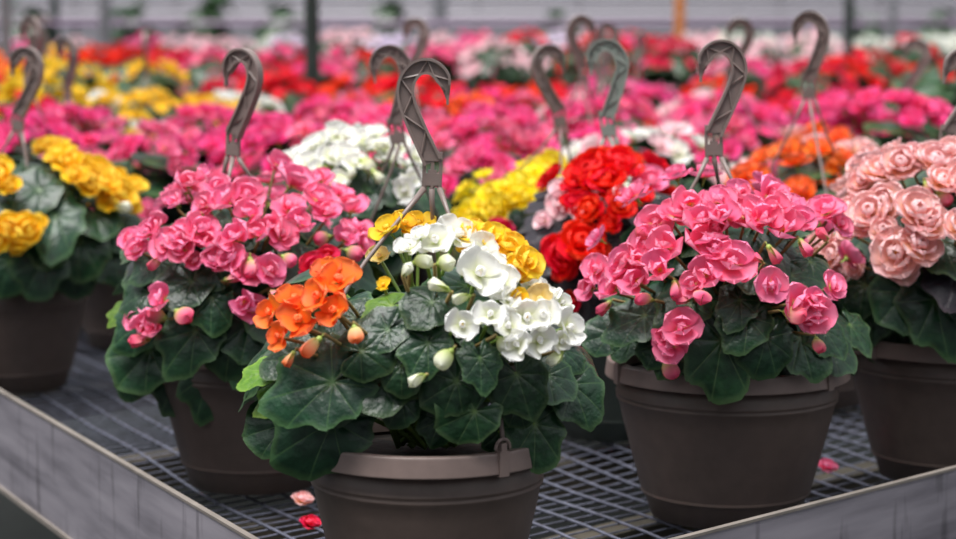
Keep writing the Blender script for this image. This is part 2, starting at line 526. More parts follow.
_clip_cache = {}
def add_pot(root, r, mat=POT, rmat=RIM_LIT, clips=(), n=48):
    a, b, s, c = pot_meshes(r, mat, rmat, n)
    p = link('pot', a, root); link('rim', b, p); link('soil', s, root)
    for q in clips:
        link('clip', c, p, Matrix.Rotation(q, 4, 'Z'))
    return p
def add_hanger(root, r, base, rotz, sc, clips, lean=(0, 0), green=False, bow=.012):
    """base: local point where the three wires meet; clips: azimuths on the rim"""
    M = Matrix.Translation(base) @ Matrix.Rotation(rotz, 4, 'Z') @ Matrix.Rotation(lean[0], 4, 'Y') @ Matrix.Rotation(lean[1], 4, 'X') @ Matrix.Diagonal((sc, sc, sc, 1))
    h = link('hanger', HOOKG_ME if green else HOOK_ME, root, M)
    Mi = M.inverted()
    ends = [Vector((r * .985 * math.cos(q), r * .985 * math.sin(q), PH * 1.06)) for q in clips]
    lugs = [M @ Vector((u * .001, 0, -.006)) for u in (-7, 0, 7)]
    side = (M.to_3x3() @ Vector((1, 0, 0))).normalized()
    order = sorted(range(3), key=lambda i: ends[i].dot(side))
    for lug, k in zip(lugs, order):
        e = ends[k]; pts = []
        bw = bow[k] if isinstance(bow, tuple) else bow
        out = Vector((e.x, e.y, 0)).normalized()
        for i in range(11):
            t = i / 10
            h_ = t ** 1.3
            p = Vector((lug.x + (e.x - lug.x) * h_, lug.y + (e.y - lug.y) * h_, lug.z + (e.z - lug.z) * t)) + out * bw * math.sin(PI * t)
            pts.append(Mi @ p)
        mb = MB(); mb.tube(pts, [.0031 / sc] + [.0021 / sc] * 10, 6)
        link('wire', mb.mesh('wire', [HOOKG if green else HOOK]), h)
    return h

def curved_stalk(p0, p1, sag, rad, mat, parent, M, name='stalk'):
    Mi = M.inverted(); pts = []
    for i in range(6):
        t = i / 5
        p = p0.lerp(p1, t) + Vector((0, 0, sag)) * math.sin(PI * t)
        pts.append(Mi @ p)
    s = M.to_scale()[0]
    mb = MB(); mb.tube(pts, [rad * 1.3 / s, rad * 1.2 / s] + [rad / s] * 4, 5)
    return link(name, mb.mesh(name, [mat]), parent)

# ------------------------------------------------------------------ a basket built flower by flower
class Basket:
    def __init__(s, loc, r, label, cat='flower basket', group=None, name='begonia_basket', mat=POT, rmat=RIM_LIT, clips=(), n=48):
        s.loc = Vector(loc); s.r = r; s.clips = clips
        s.root = bpy.data.objects.new(name, None); s.root.empty_display_size = .05
        s.root.location = loc; col.objects.link(s.root)
        tag(s.root, label, cat, group)
        add_pot(s.root, r, mat, rmat, clips, n)
        s.core = Vector((0, 0, PH * .95))
    def hanger(s, px, py, Y, rotz, sc, lean=(0, 0), green=False, bow=.012):
        add_hanger(s.root, s.r, at(px, py, Y) - s.loc, rotz, sc, s.clips, lean, green, bow)
    def dome(s, x0, x1, y0, y1, ry, Y=None):
        Y = Y or s.loc.y
        a, b = at(x0, (y0 + y1) / 2, Y), at(x1, (y0 + y1) / 2, Y)
        t, u = at((x0 + x1) / 2, y0, Y), at((x0 + x1) / 2, y1, Y)
        s.c = Vector(((a.x + b.x) / 2, Y, (t.z + u.z) / 2)); s.rad = Vector(((b.x - a.x) / 2, ry, (t.z - u.z) / 2))
        s.Y = Y
    def hit(s, px, py, k=1.0):
        d = ray(px, py); rx, ry, rz = s.rad * k
        o = CAM - s.c
        o2 = Vector((o.x / rx, o.y / ry, o.z / rz)); d2 = Vector((d.x / rx, d.y / ry, d.z / rz))
        A, B, C = d2.dot(d2), o2.dot(d2), o2.dot(o2) - 1
        disc = B * B - A * C
        t = (-B - math.sqrt(disc)) / A if disc > 0 else -B / A
        p = CAM + d * t
        q = p - s.c
        n = Vector((q.x / rx ** 2, q.y / ry ** 2, q.z / rz ** 2)).normalized()
        return p, n
    def leaf(s, px, py, rpx, ang, face=.6, kind='green', k=.97, var=None):
        p, n0 = s.hit(px, py, k)
        n = (Vector((0, -1, 0)) * face + Vector((0, 0, 1)) * (1 - face) + n0 * .35).normalized()
        a = math.radians(ang)
        tip = Vector((math.cos(a), -.25, math.sin(a)))
        R.random()
        M = frame(p - s.loc, n, tip, rpx * p.y / F)
        o = link('leaf', R.choice(LEAVES[kind]) if var is None else LEAVES[kind][var], s.root, M)
        curved_stalk(Vector((R.uniform(-.03, .03), R.uniform(-.03, .03), s.core.z)), M.translation.copy() - M.to_3x3() @ Vector((0, 0, .02)), .02, .0022, STALK, o, M, 'petiole')
    def flower(s, px, py, dpx, colour, kind='double', face=None, k=1.06, dirn=None):
        dpx *= 1.14
        p, n0 = s.hit(px, py, k)
        p = p - ray(px, py).normalized() * (.010 + R.uniform(0, .016))
        jit = Vector((R.uniform(-.6, .6), R.uniform(-.25, .3), R.uniform(-.45, .4)))
        f = .55 if face is None else face
        n = (n0 * .7 + Vector((0, -1, 0)) * f + Vector((0, 0, .45)) + jit)
        if dirn is not None: n = Vector(dirn)
        name = 'flower'
        if kind == 'bud':
            name = 'bud'; n = Vector((R.uniform(-.7, .7), -.3, R.uniform(-.7, .3))) if dirn is None else Vector(dirn)
        sc = dpx * p.y / F * (1.0 if kind != 'bud' else .85)
        M = frame(p - s.loc, n.normalized(), Vector((R.uniform(-1, 1), R.uniform(-.3, .3), R.uniform(-1, 1))), sc)
        petals, core = flower_meshes(kind, colour, R.randrange(3))
        o = link(name, core, s.root, M)
        for me, PM in petals: link('petal', me, o, PM)
        back = M.translation - M.to_3x3() @ Vector((0, 0, .22))
        curved_stalk(Vector((R.uniform(-.03, .03), R.uniform(-.02, .03), s.core.z + .02)), back, .01, .0018, STALK if colour in ('white', 'yellow', 'pale', 'lemon') else PINKSTALK, o, M)
    def fill(s, n, rpx=(34, 52), kind='green', k=(.62, .86), el=(-.25, 1.2), low=False, front=True):
        for i in range(n):
            az = R.uniform(0, 2 * PI); e = R.uniform(*el)
            d = Vector((math.cos(az) * math.cos(e), math.sin(az) * math.cos(e), math.sin(e)))
            kk = R.uniform(*k)
            p = s.c + Vector((d.x * s.rad.x, d.y * s.rad.y, d.z * s.rad.z)) * kk
            zr = s.loc.z + PH
            if p.z < zr + .005:
                h = Vector((p.x - s.loc.x, p.y - s.loc.y, 0))
                if h.length < s.r * 1.03: p.z = zr + R.uniform(.008, .03)
            n_ = (d * .75 + Vector((0, 0, .6)) + Vector((R.uniform(-.3, .3), R.uniform(-.3, .3), 0))).normalized()
            tip = d + Vector((R.uniform(-.7, .7), R.uniform(-.7, .7), R.uniform(-.9, .1)))
            sc = R.uniform(*rpx) * s.Y / F
            M = frame(p - s.loc, n_, tip, sc)
            o = link('leaf', R.choice((LEAVES_LOW if low else LEAVES)[kind]), s.root, M)
            if not low:
                curved_stalk(Vector((R.uniform(-.03, .03), R.uniform(-.03, .03), s.core.z)), M.translation - M.to_3x3() @ Vector((0, 0, .02)), .02, .0022, STALK, o, M, 'petiole')
    def blooms(s, n, dm, colours, kind='double', el=(.2, 1.35), back=False, k=(.92, 1.08), low=True):
        for i in range(n):
            az = R.uniform(.15, PI - .15) if back else R.uniform(0, 2 * PI)
            e = R.uniform(*el)
            d = Vector((math.cos(az) * math.cos(e), math.sin(az) * math.cos(e), math.sin(e)))
            kk = R.uniform(*k)
            p = s.c + Vector((d.x * s.rad.x, d.y * s.rad.y, d.z * s.rad.z)) * kk
            nn = (d + Vector((R.uniform(-.4, .4), R.uniform(-.5, .2), R.uniform(0, .6)))).normalized()
            M = frame(p - s.loc, nn, Vector((R.uniform(-1, 1), R.uniform(-1, 1), .1)), R.uniform(*dm))
            link('flower', flower_low(kind, R.choice(colours), R.randrange(2)), s.root, M)

# ------------------------------------------------------------------ the setting
def struct(name, mb, mats, smooth=False, parent=None):
    o = link(name, mb.mesh(name, mats, smooth), parent)
    if parent is None: o['kind'] = 'structure'
    return o
FZ = -.72
mb = MB(); mb.box((-14, -3, FZ - .1), (14, 30, FZ)); struct('floor', mb, [FLOOR])
WY = 24.0
mb = MB(); mb.box((-12, WY + .1, FZ), (12, WY + .2, 4.0)); wall = struct('wall_back', mb, [STEEL])
pan = MB(); pan.box((-.57, 0, 0), (.57, .04, 1.05)); pan_me = pan.mesh('panel', [PANEL], False)
for i in range(12):
    for k in range(3):
        link('panel', pan_me, wall, Matrix.Translation((-6.6 + i * 1.2, WY + .04, FZ + .05 + k * 1.12)))

for nm, lo, hi in (('unseen_wall_left', (-9.2, -4, FZ), (-9, WY, 3.2)), ('unseen_wall_right', (9, -4, FZ), (9.2, WY, 3.2)), ('unseen_wall_front', (-9, -4.2, FZ), (9, -4, 3.2))):  # unseen walls beside and behind the camera, added to cut low sky light
    mb = MB(); mb.box(lo, hi); struct(nm, mb, [PANEL])
# the bench frame: rails run from the corner K along LA (to the left) and LB (to the right)
ZR = .06
pA0, pA1 = on_z(0, 388, ZR), on_z(260, 539, ZR)
pB0, pB1 = on_z(690, 533, ZR), on_z(956, 465, ZR)
LA = (pA0 - pA1).normalized(); LB = (pB1 - pB0).normalized()
def cross2(a, b): return a.x * b.y - a.y * b.x
K = pA1 + LA * (cross2(pB0 - pA1, LB) / cross2(LA, LB)); K.z = 0
SA, SB = 4.3, 3.3
def bp(s, t, z=0.0): return Vector((K.x + LA.x * s + LB.x * t, K.y + LA.y * s + LB.y * t, z))
def st(x, y):
    q = Vector((x - K.x, y - K.y, 0)); D = cross2(LA, LB)
    return cross2(q, LB) / D, cross2(LA, q) / D
def bar(mb, a, b, w, z0, z1, side, mi=0):            # a board from a to b, w thick towards side
    n = Vector((b.y - a.y, a.x - b.x, 0)).normalized() * w * side
    v = []
    for z in (z0, z1):
        for p in (a, b, b + n, a + n): v.append((p.x, p.y, z))
    f = [(3, 2, 1, 0), (4, 5, 6, 7), (0, 1, 5, 4), (1, 2, 6, 5), (2, 3, 7, 6), (3, 0, 4, 7)]
    mb.add(v, f, None, mi)
bench = bpy.data.objects.new('display_bench', None); bench.location = bp(0, 0, FZ); col.objects.link(bench)
tag(bench, 'grey metal plant bench with wire mesh top holding the nearest flower baskets', 'bench')
BM = Matrix.Translation(-bench.location)
def bpart(name, mb, mats, smooth=False, parent=bench):
    return link(name, mb.mesh(name, mats, smooth), parent, BM if parent is bench else None)
RH = .135
def rail(a, b, side):
    mb = MB(); bar(mb, a, b, .006, ZR - RH, ZR - .003, side)
    r_ = bpart('rail', mb, [RAIL])
    mb = MB(); bar(mb, a - (b - a).normalized() * .001, b, .007, ZR - .003, ZR, side)
    bar(mb, a, b, .010, ZR - RH - .006, ZR - RH, side)
    e = link('rail_edge', mb.mesh('rail_edge', [EDGE], False), r_)
rail(bp(0, 0), bp(SA, 0), -1); rail(bp(0, 0), bp(0, SB), 1)
rail(bp(SA, 0), bp(SA, SB), -1); rail(bp(0, SB), bp(SA, SB), 1)
# mesh wires
def sag(s, t):
    return -.006 + .005 * math.sin(s * 5.1 + 1) * math.sin(t * 4.3 + .5) + .0025 * math.sin(s * 13 + t * 9)
WZ = -.004
ns = int(SB / .046)
for i in range(1, ns):
    t = i * .046
    mb = MB(); mb.tube([bp(s, t, WZ + sag(s, t)) for s in [SA * k / 60 for k in range(61)]], .0019, 5)
    bpart('wire', mb, [WIREM], True)
for i in range(1, 150):
    s = i * .0275
    if s > SA: break
    mb = MB(); mb.tube([bp(s, t, WZ - .003 + sag(s, t)) for t in [SB * k / 40 for k in range(41)]], .0015, 4)
    bpart('wire', mb, [WIREM], True)
for s in (.30, .62, 1.05, 1.6, 2.2, 2.8, 3.4, 4.0):
    mb = MB(); bar(mb, bp(s, .03), bp(s, SB - .03), .045, -.075, -.03, -1); bpart('slat', mb, [SLATM])
for (s, t) in ((.1, .1), (SA - .1, .1), (.1, SB - .1), (SA - .1, SB - .1), (2.1, .1), (.1, 1.6)):
    p = bp(s, t); mb = MB(); mb.box((p.x - .025, p.y - .025, FZ), (p.x + .025, p.y + .025, -.03)); bpart('leg', mb, [STEEL])
# the further benches, an aisle apart
GA, GB = SA + .55, SB + .55
def lift(i, j): return 0.0 if i + j == 0 else (.07 if i + j == 1 else .15)
def far_bench(i, j):
    dz = lift(i, j)
    e = bpy.data.objects.new('plant_bench', None); e.location = bp(i * GA, j * GB, FZ); col.objects.link(e)
    tag(e, 'grey plant bench crowded with flower baskets in the blurred background', 'bench', 'far plant benches')
    o = Matrix.Translation(-e.location)
    s0, t0 = i * GA, j * GB
    c = [bp(s0, t0), bp(s0 + SA, t0), bp(s0 + SA, t0 + SB), bp(s0, t0 + SB)]
    for k in range(4):
        mb = MB(); bar(mb, c[k], c[(k + 1) % 4], .03, dz - .08, dz + .05, -1); link('rail', mb.mesh('rail', [RAIL], False), e, o)
    for k in range(12):
        mb = MB(); s = s0 + .12 + k * (SA - .3) / 11
        bar(mb, bp(s, t0 + .03), bp(s, t0 + SB - .03), .25, dz - .03, dz - .002, -1); link('slat', mb.mesh('slat', [SLATM], False), e, o)
    for (s, t) in ((.1, .1), (SA - .1, .1), (.1, SB - .1), (SA - .1, SB - .1)):
        p = bp(s0 + s, t0 + t); mb = MB(); mb.box((p.x - .03, p.y - .03, FZ), (p.x + .03, p.y + .03, dz - .03)); link('leg', mb.mesh('leg', [STEEL], False), e, o)
for ij in ((1, 0), (0, 1), (1, 1), (2, 1), (1, 2), (2, 0)): far_bench(*ij)
def snap(x, y, m=.17):
    s, t = st(x, y)
    i, j = max(0, math.floor(s / GA)), max(0, math.floor(t / GB))
    s = min(max(s, i * GA + m), i * GA + SA - m); t = min(max(t, j * GB + m), j * GB + SB - m)
    p = bp(s, t)
    return p.x, p.y
PLACED = []
def spot(px, Y):
    x, y = (px - 478) / F * Y, Y
    x, y = snap(x, y)
    s, t = st(x, y)
    return Vector((x, y, lift(max(0, math.floor(s / GA)), max(0, math.floor(t / GB)))))

# ------------------------------------------------------------------ the baskets in front
deg = math.radians
def rimspot(px, py):
    p = on_z(px, py, PH); return Vector((p.x, p.y, 0))

# A: white, yellow and orange
A = Basket(rimspot(427, 432), .119, 'taupe hanging pot with white, yellow and orange begonias growing together', clips=(deg(-54), deg(210), deg(85)))
A.dome(244, 600, 222, 462, .14, 1.84)
A.hanger(432, 182, 1.84, 0, 1.02, (deg(2), 0), bow=(.03, .045, .0))
for l in [(333, 382, 50, 195, .55, 'green', 1.02, 1), (333, 421, 56, 218, .6, 'green', 1.0, 2), (286, 424, 40, 195, .45, 'green', 1.0, 0),
          (361, 351, 33, 20, .65, 'green', 1.04, 3), (268, 372, 24, 200, .2, 'fresh', 1.0, 4), (284, 392, 24, 215, .3, 'fresh', .97, 1),
          (428, 343, 30, 250, .6, 'green', 1.0, 5), (457, 381, 36, 220, .75, 'green', 1.0, 6), (475, 411, 36, 215, .8, 'green', 1.06, 0),
          (480, 358, 24, 280, .6, 'green', 1.04, 1), (517, 374, 36, 300, .75, 'green', 1.03, 2), (518, 404, 22, 300, .7, 'green', 1.03, 3),
          (535, 424, 34, 285, .6, 'green', 1.02, 4), (572, 384, 36, 300, .5, 'green', 1.0, 5), (432, 302, 30, 240, .4, 'green', 1.03, 6),
          (392, 306, 24, 215, .3, 'fresh', .8, 2), (388, 330, 28, 215, .5, 'green', .97, 0), (402, 366, 26, 280, .6, 'green', .98, 3),
          (300, 362, 30, 170, .4, 'green', .95, 4), (402, 400, 26, 250, .7, 'green', .95, 6), (440, 420, 22, 260, .7, 'green', .9, 2),
          (355, 318, 28, 160, .4, 'green', .8, 1), (548, 375, 30, 330, .4, 'green', .95, 0), (560, 350, 26, 350, .4, 'green', .9, 3),
          (380, 380, 30, 230, .6, 'green', .93, 5), (412, 336, 26, 200, .5, 'green', .95, 2), (500, 432, 20, 270, .7, 'green', .95, 4)]:
    A.leaf(*l)
A.fill(46, (30, 44), el=(-.25, .8))
for f in [(408, 250, 26, 'white', 'single'), (436, 243, 38, 'white', 'single'), (456, 238, 42, 'white', 'single'), (478, 275, 48, 'white', 'single', 1.3),
          (503, 286, 36, 'white', 'single'), (482, 252, 34, 'white', 'single'), (461, 325, 32, 'white', 'single', 1.2), (490, 316, 32, 'white', 'single', 1.2),
          (510, 328, 34, 'white', 'single'), (526, 318, 40, 'white', 'single', .8), (543, 316, 34, 'white', 'single'), (566, 328, 36, 'white', 'single'),
          (538, 342, 34, 'white', 'single'), (518, 346, 30, 'white', 'single'), (508, 302, 26, 'white', 'single'), (560, 342, 26, 'white', 'single'),
          (496, 268, 30, 'white', 'single'), (420, 238, 26, 'white', 'single'),
          (390, 232, 36, 'yellow', 'single', None, .72), (418, 228, 34, 'yellow', 'single', None, .72), (404, 226, 28, 'yellow', 'single', None, .72), (380, 258, 24, 'pale', 'single', None, .72),
          (384, 286, 16, 'yellow', 'single', None, .72), (494, 241, 36, 'yellow', 'double'), (510, 252, 36, 'yellow', 'double'), (526, 264, 34, 'yellow', 'double'),
          (470, 233, 30, 'yellow', 'double'), (541, 301, 30, 'pale', 'single'), (518, 298, 20, 'yellow', 'double'), (515, 268, 24, 'yellow', 'double'),
          (300, 322, 42, 'orange', 'single', 1.1), (272, 314, 32, 'orange', 'single'), (320, 298, 36, 'orange', 'single'), (338, 283, 44, 'orange', 'single', .8),
          (336, 312, 34, 'orange', 'single', .9), (281, 337, 28, 'orange', 'single'), (294, 302, 34, 'orange', 'single', .4), (328, 272, 30, 'orange', 'single', .3)]:
    A.flower(*f)
for b in [(414, 263, 22, 'white'), (438, 264, 22, 'white'), (452, 350, 24, 'white'), (424, 376, 22, 'white'), (448, 290, 24, 'white'), (404, 274, 20, 'white'),
          (562, 352, 20, 'white'), (320, 338, 26, 'orange'), (354, 326, 20, 'orange'), (294, 352, 18, 'orange'), (498, 338, 18, 'white'), (470, 296, 20, 'white')]:
    A.flower(b[0], b[1], b[2], b[3] + 'bud', 'bud')
for i in range(10): A.flower(470 + 10 * i, 250 + 6 * i, 24, R.choice(('white', 'yellow')), 'single', None, .9)

# B: pink, in the pot by the right rail
B = Basket(rimspot(727, 358), .139, 'taupe hanging pot of pink begonias with a bare rim, beside the peach basket', clips=(deg(202), deg(-43), deg(70)))
B.dome(586, 856, 176, 400, .16)
B.hanger(714, 152, 2.23, PI, 1.12, (deg(2), 0), bow=.02)
for l in [(612, 334, 30, 190, .45, 'green', 1.0, 0), (645, 316, 34, 200, .4, 'green', 1.0, 1), (690, 305, 34, 215, .4, 'green', .98, 2),
          (722, 348, 48, 275, .75, 'green', 1.0, 4), (748, 318, 34, 240, .5, 'green', .98, 5), (766, 345, 38, 265, .6, 'green', 1.04, 3),
          (658, 352, 24, 250, .5, 'green', 1.0, 6), (832, 356, 30, 330, .4, 'green', 1.0, 0), (850, 325, 26, 300, .4, 'green', .97, 1),
          (770, 385, 36, 260, .6, 'green', .95, 2), (700, 330, 34, 230, .6, 'green', .95, 3), (800, 345, 36, 300, .5, 'green', .95, 4),
          (675, 340, 34, 250, .6, 'green', .93, 5), (790, 275, 36, 330, .3, 'green', .95, 6), (755, 275, 26, 300, .4, 'green', 1.0, 0),
          (740, 300, 26, 250, .5, 'green', .98, 1), (825, 330, 28, 310, .4, 'green', 1.0, 2), (690, 365, 30, 260, .7, 'green', .92, 3), (632, 338, 22, 230, .5, 'green', .95, 4),
          (735, 378, 26, 280, .7, 'green', .9, 4), (800, 372, 30, 290, .6, 'green', .92, 1), (810, 262, 26, 320, .3, 'green', .95, 3)]:
    B.leaf(l[0], l[1] - (7 if l[1] > 340 else 0), l[2] * .9, *l[3:])
B.fill(46, (32, 48))
for f in [(597, 270, 30), (592, 288, 28), (615, 290, 32), (628, 262, 34), (648, 246, 38), (638, 282, 34), (660, 270, 34), (655, 225, 36), (675, 218, 36), (640, 262, 28),
          (686, 262, 40), (700, 244, 38), (668, 248, 36), (714, 232, 36), (733, 265, 44, 1.3), (706, 275, 32), (720, 203, 34), (746, 218, 42, 1.0), (768, 197, 40), (738, 198, 30),
          (762, 222, 36), (784, 232, 36), (790, 208, 30), (800, 222, 30), (826, 214, 38), (838, 226, 28), (770, 286, 34, 1.0), (794, 304, 38, .9), (815, 314, 38, .9),
          (800, 320, 28), (830, 287, 30), (682, 328, 38, .9), (672, 345, 36, 1.0), (684, 352, 26), (664, 332, 24), (690, 205, 32), (700, 222, 34), (755, 240, 28), (775, 212, 32), (812, 300, 24),
          (622, 275, 28), (694, 285, 28), (716, 250, 30), (725, 220, 32)]:
    if len(f) == 3 and R.random() < .06: continue
    B.flower(f[0], f[1], f[2], 'pink', 'double' if len(f) > 3 or R.random() < .45 else 'cup', f[3] if len(f) > 3 else None)
for b in [(784, 312, 24), (665, 360, 22), (816, 338, 18), (703, 292, 24), (768, 246, 22), (800, 240, 22), (610, 302, 20), (652, 300, 20), (826, 240, 20), (640, 240, 20), (762, 262, 16), (674, 282, 22), (690, 298, 18)]:
    B.flower(b[0], b[1], b[2], 'pinkbud', 'bud')
B.blooms(16, (.036, .046), ['pink'], 'double', back=True)

# C: pink, behind the white and orange one
C = Basket(Vector((at(254, 372, 2.42).x, 2.42, 0)), .130, 'taupe hanging pot of pink begonias beside the left rail', clips=(deg(250), deg(10), deg(130)))
C.dome(120, 372, 172, 390, .165)
C.hanger(233, 152, 2.40, PI - .55, 1.12, (deg(-3), 0), bow=.02)
for l in [(150, 350, 42, 235, .55, 'green', 1.0, 0), (196, 330, 36, 240, .6, 'green', 1.02, 1), (212, 298, 28, 280, .6, 'green', 1.02, 2), (232, 340, 34, 270, .6, 'green', .98, 3),
          (255, 350, 36, 290, .6, 'green', .96, 4), (180, 372, 34, 250, .5, 'green', .96, 5), (150, 292, 30, 200, .4, 'green', 1.0, 6), (192, 282, 34, 230, .4, 'green', 1.0, 0),
          (124, 308, 16, 250, .3, 'fresh', 1.0, 1), (145, 320, 32, 220, .5, 'green', .95, 2), (220, 262, 26, 260, .4, 'green', .97, 3), (300, 262, 30, 300, .4, 'green', .96, 4),
          (340, 270, 34, 330, .4, 'green', .97, 5), (352, 300, 34, 320, .5, 'green', .97, 6), (250, 322, 36, 270, .6, 'green', .93, 0), (210, 372, 34, 260, .6, 'green', .95, 1),
          (230, 222, 22, 250, .4, 'green', .96, 2), (135, 372, 26, 240, .5, 'green', .98, 3), (300, 330, 40, 300, .5, 'green', .93, 4), (160, 262, 26, 210, .4, 'green', .96, 5)]:
    C.leaf(*l)
C.fill(44, (32, 46), el=(-.25, .9))
for f in [(172, 196, 30), (188, 186, 32), (176, 205, 26), (200, 180, 30), (206, 206, 28), (228, 206, 38), (246, 196, 36), (250, 216, 30), (218, 190, 28), (132, 241, 28), (150, 234, 28), (138, 250, 26),
          (158, 226, 24), (168, 246, 36), (183, 238, 36), (200, 232, 40), (184, 250, 32), (212, 246, 32), (236, 240, 36), (222, 256, 32), (214, 262, 28), (192, 262, 24), (246, 272, 38), (232, 258, 30),
          (268, 271, 34), (252, 310, 32), (244, 302, 26), (264, 172, 30), (278, 166, 30), (290, 186, 42), (304, 180, 32), (289, 210, 36), (318, 201, 36), (327, 214, 30), (336, 196, 34), (350, 212, 36), (356, 232, 34),
          (344, 240, 26), (280, 236, 36), (270, 228, 30), (310, 242, 36), (300, 224, 28), (362, 248, 26), (155, 322, 28), (144, 326, 24), (164, 300, 30), (138, 322, 24), (152, 312, 24), (320, 182, 30), (258, 236, 28), (340, 226, 28)]:
    if R.random() < .08: continue
    C.flower(f[0], f[1], f[2] * .95, 'pink', 'double' if R.random() < .6 else 'cup')
for b in [(176, 311, 24), (150, 337, 24), (166, 318, 22), (225, 280, 20), (272, 291, 24), (202, 214, 24), (250, 258, 22), (282, 256, 18), (346, 250, 20), (330, 236, 18), (196, 222, 20), (162, 258, 18)]:
    C.flower(b[0], b[1], b[2], 'pinkbud', 'bud')
C.flower(314, 268, 30, 'crimson', 'double'); C.flower(328, 258, 24, 'crimson', 'double')
C.blooms(14, (.036, .046), ['pink'], 'double', back=True)

# D: peach, by the right rail
D = Basket(rimspot(952, 332), .138, 'taupe hanging pot of pale peach ruffled begonias beside the right rail', clips=(deg(215), deg(-25), deg(95)))
D.dome(822, 1080, 148, 345, .17)
D.hanger(946, 150, 2.47, PI, 1.15, (deg(-6), 0), bow=.02)
for l in [(905, 292, 36, 280, .6, 'green', 1.0, 0), (935, 300, 40, 290, .6, 'green', 1.0, 1), (872, 310, 32, 240, .5, 'green', 1.0, 2), (880, 325, 26, 20, .3, 'fresh', .97, 3),
          (940, 240, 36, 300, .4, 'green', .97, 4), (905, 232, 26, 10, .5, 'green', 1.04, 5), (860, 340, 30, 250, .5, 'green', .97, 6), (900, 325, 40, 280, .6, 'green', .93, 0),
          (945, 330, 40, 270, .6, 'green', .93, 1), (865, 285, 32, 230, .5, 'green', .97, 2), (845, 295, 26, 220, .5, 'green', .97, 3), (950, 200, 30, 340, .3, 'green', .96, 5), (955, 275, 34, 300, .5, 'bronze', 1.0, 4),
          (885, 355, 26, 270, .6, 'green', .9, 1), (920, 352, 26, 270, .6, 'green', .9, 2)]:
    D.leaf(*l)
D.fill(44, (34, 48))
for f in [(880, 176, 44), (900, 168, 42), (862, 184, 32), (934, 166, 46), (950, 156, 40), (914, 160, 34), (872, 214, 44), (888, 204, 42), (866, 224, 34), (850, 212, 34), (915, 214, 50), (928, 226, 44), (898, 254, 54, 1.2), (918, 248, 46),
          (904, 268, 34, 1.0), (884, 232, 30), (820, 246, 30), (836, 256, 34), (844, 270, 26), (856, 266, 24), (940, 184, 36), (850, 232, 26), (830, 240, 24), (965, 180, 44), (985, 200, 44), (1000, 240, 44), (960, 230, 40)]:
    D.flower(f[0], f[1], f[2], 'peach', 'ruffled', f[3] if len(f) > 3 else None)
for b in [(868, 331, 26), (850, 250, 18), (925, 182, 18), (938, 192, 18), (945, 170, 18)]: D.flower(b[0], b[1], b[2], 'pinkbud', 'bud')
D.blooms(14, (.045, .058), ['peach'], 'ruffled', back=True)

# E: golden yellow, far along the left rail
E = Basket(rimspot(14, 272), .124, 'taupe hanging pot of golden yellow begonias against the left rail', clips=(deg(-62), deg(60), deg(180)))
E.dome(-112, 140, 150, 292, .18)
E.hanger(18, 128, 3.06, PI - .3, 1.12, (deg(-4), 0), bow=.02)
for l in [(40, 190, 30, 250, .5, 'green', 1.0, 0), (55, 215, 34, 270, .5, 'green', 1.0, 1), (20, 205, 28, 240, .4, 'green', 1.0, 2), (80, 240, 34, 280, .5, 'green', 1.0, 3), (45, 255, 32, 260, .6, 'green', 1.0, 4),
          (110, 250, 32, 300, .5, 'green', 1.0, 5), (10, 262, 30, 260, .6, 'green', 1.0, 6), (95, 215, 28, 290, .4, 'green', 1.0, 0), (65, 180, 26, 220, .4, 'green', .97, 1), (120, 225, 28, 320, .4, 'green', .97, 2), (75, 265, 28, 280, .6, 'green', .97, 3)]:
    E.leaf(*l)
E.fill(40, (30, 40))
for f in [(8, 228, 26), (20, 236, 26), (32, 230, 26), (14, 242, 22), (26, 224, 20), (0, 238, 24), (38, 226, 20), (5, 180, 26), (0, 170, 24), (12, 188, 20), (54, 150, 28), (62, 158, 28), (70, 166, 28), (84, 172, 28), (92, 182, 28), (104, 188, 28), (98, 172, 26), (76, 178, 24),
          (120, 196, 28), (132, 190, 26), (116, 182, 24), (128, 206, 22), (46, 148, 22), (110, 202, 24), (88, 190, 22)]:
    E.flower(f[0], f[1], f[2] * 1.15, 'yellow', 'double')
for b in [(115, 209, 20), (134, 198, 18), (126, 180, 16)]: E.flower(b[0], b[1], b[2], 'whitebud', 'bud')
E.blooms(14, (.034, .042), ['yellow'], 'double', back=True)

# H: red with bronze leaves
H = Basket(rimspot(612, 303), .122, 'grey green hanging pot of large red begonias with dark bronze leaves', mat=POT_GREEN, rmat=POT_GREEN, clips=(deg(-70), deg(45), deg(165)))
H.dome(530, 690, 158, 345, .15)
H.hanger(609, 133, 2.74, PI - .1, 1.15, (deg(8), 0), True, bow=(.07, .01, .01))
for l in [(588, 290, 30, 260, .6, 'bronze', 1.0, 0), (550, 255, 26, 200, .4, 'bronze', 1.0, 1), (640, 205, 28, 20, .3, 'bronze', 1.0, 2), (665, 200, 24, 350, .3, 'bronze', 1.0, 3), (560, 225, 26, 190, .3, 'bronze', 1.0, 4),
          (610, 270, 30, 280, .5, 'bronze', 1.0, 5), (620, 240, 30, 300, .5, 'bronze', .97, 6), (575, 310, 28, 250, .6, 'bronze', .97, 0), (545, 290, 26, 230, .5, 'green', .97, 1), (600, 230, 28, 270, .5, 'bronze', .95, 2)]:
    H.leaf(*l)
H.fill(36, (26, 36), 'bronze')
for f in [(594, 178, 56), (616, 170, 50), (604, 186, 48), (576, 188, 30), (562, 256, 46), (580, 246, 50), (594, 256, 34), (568, 270, 32), (592, 210, 34), (618, 208, 34), (640, 196, 26), (572, 205, 26), (612, 225, 26)]:
    H.flower(f[0], f[1], f[2], 'red', 'ruffled', .5)
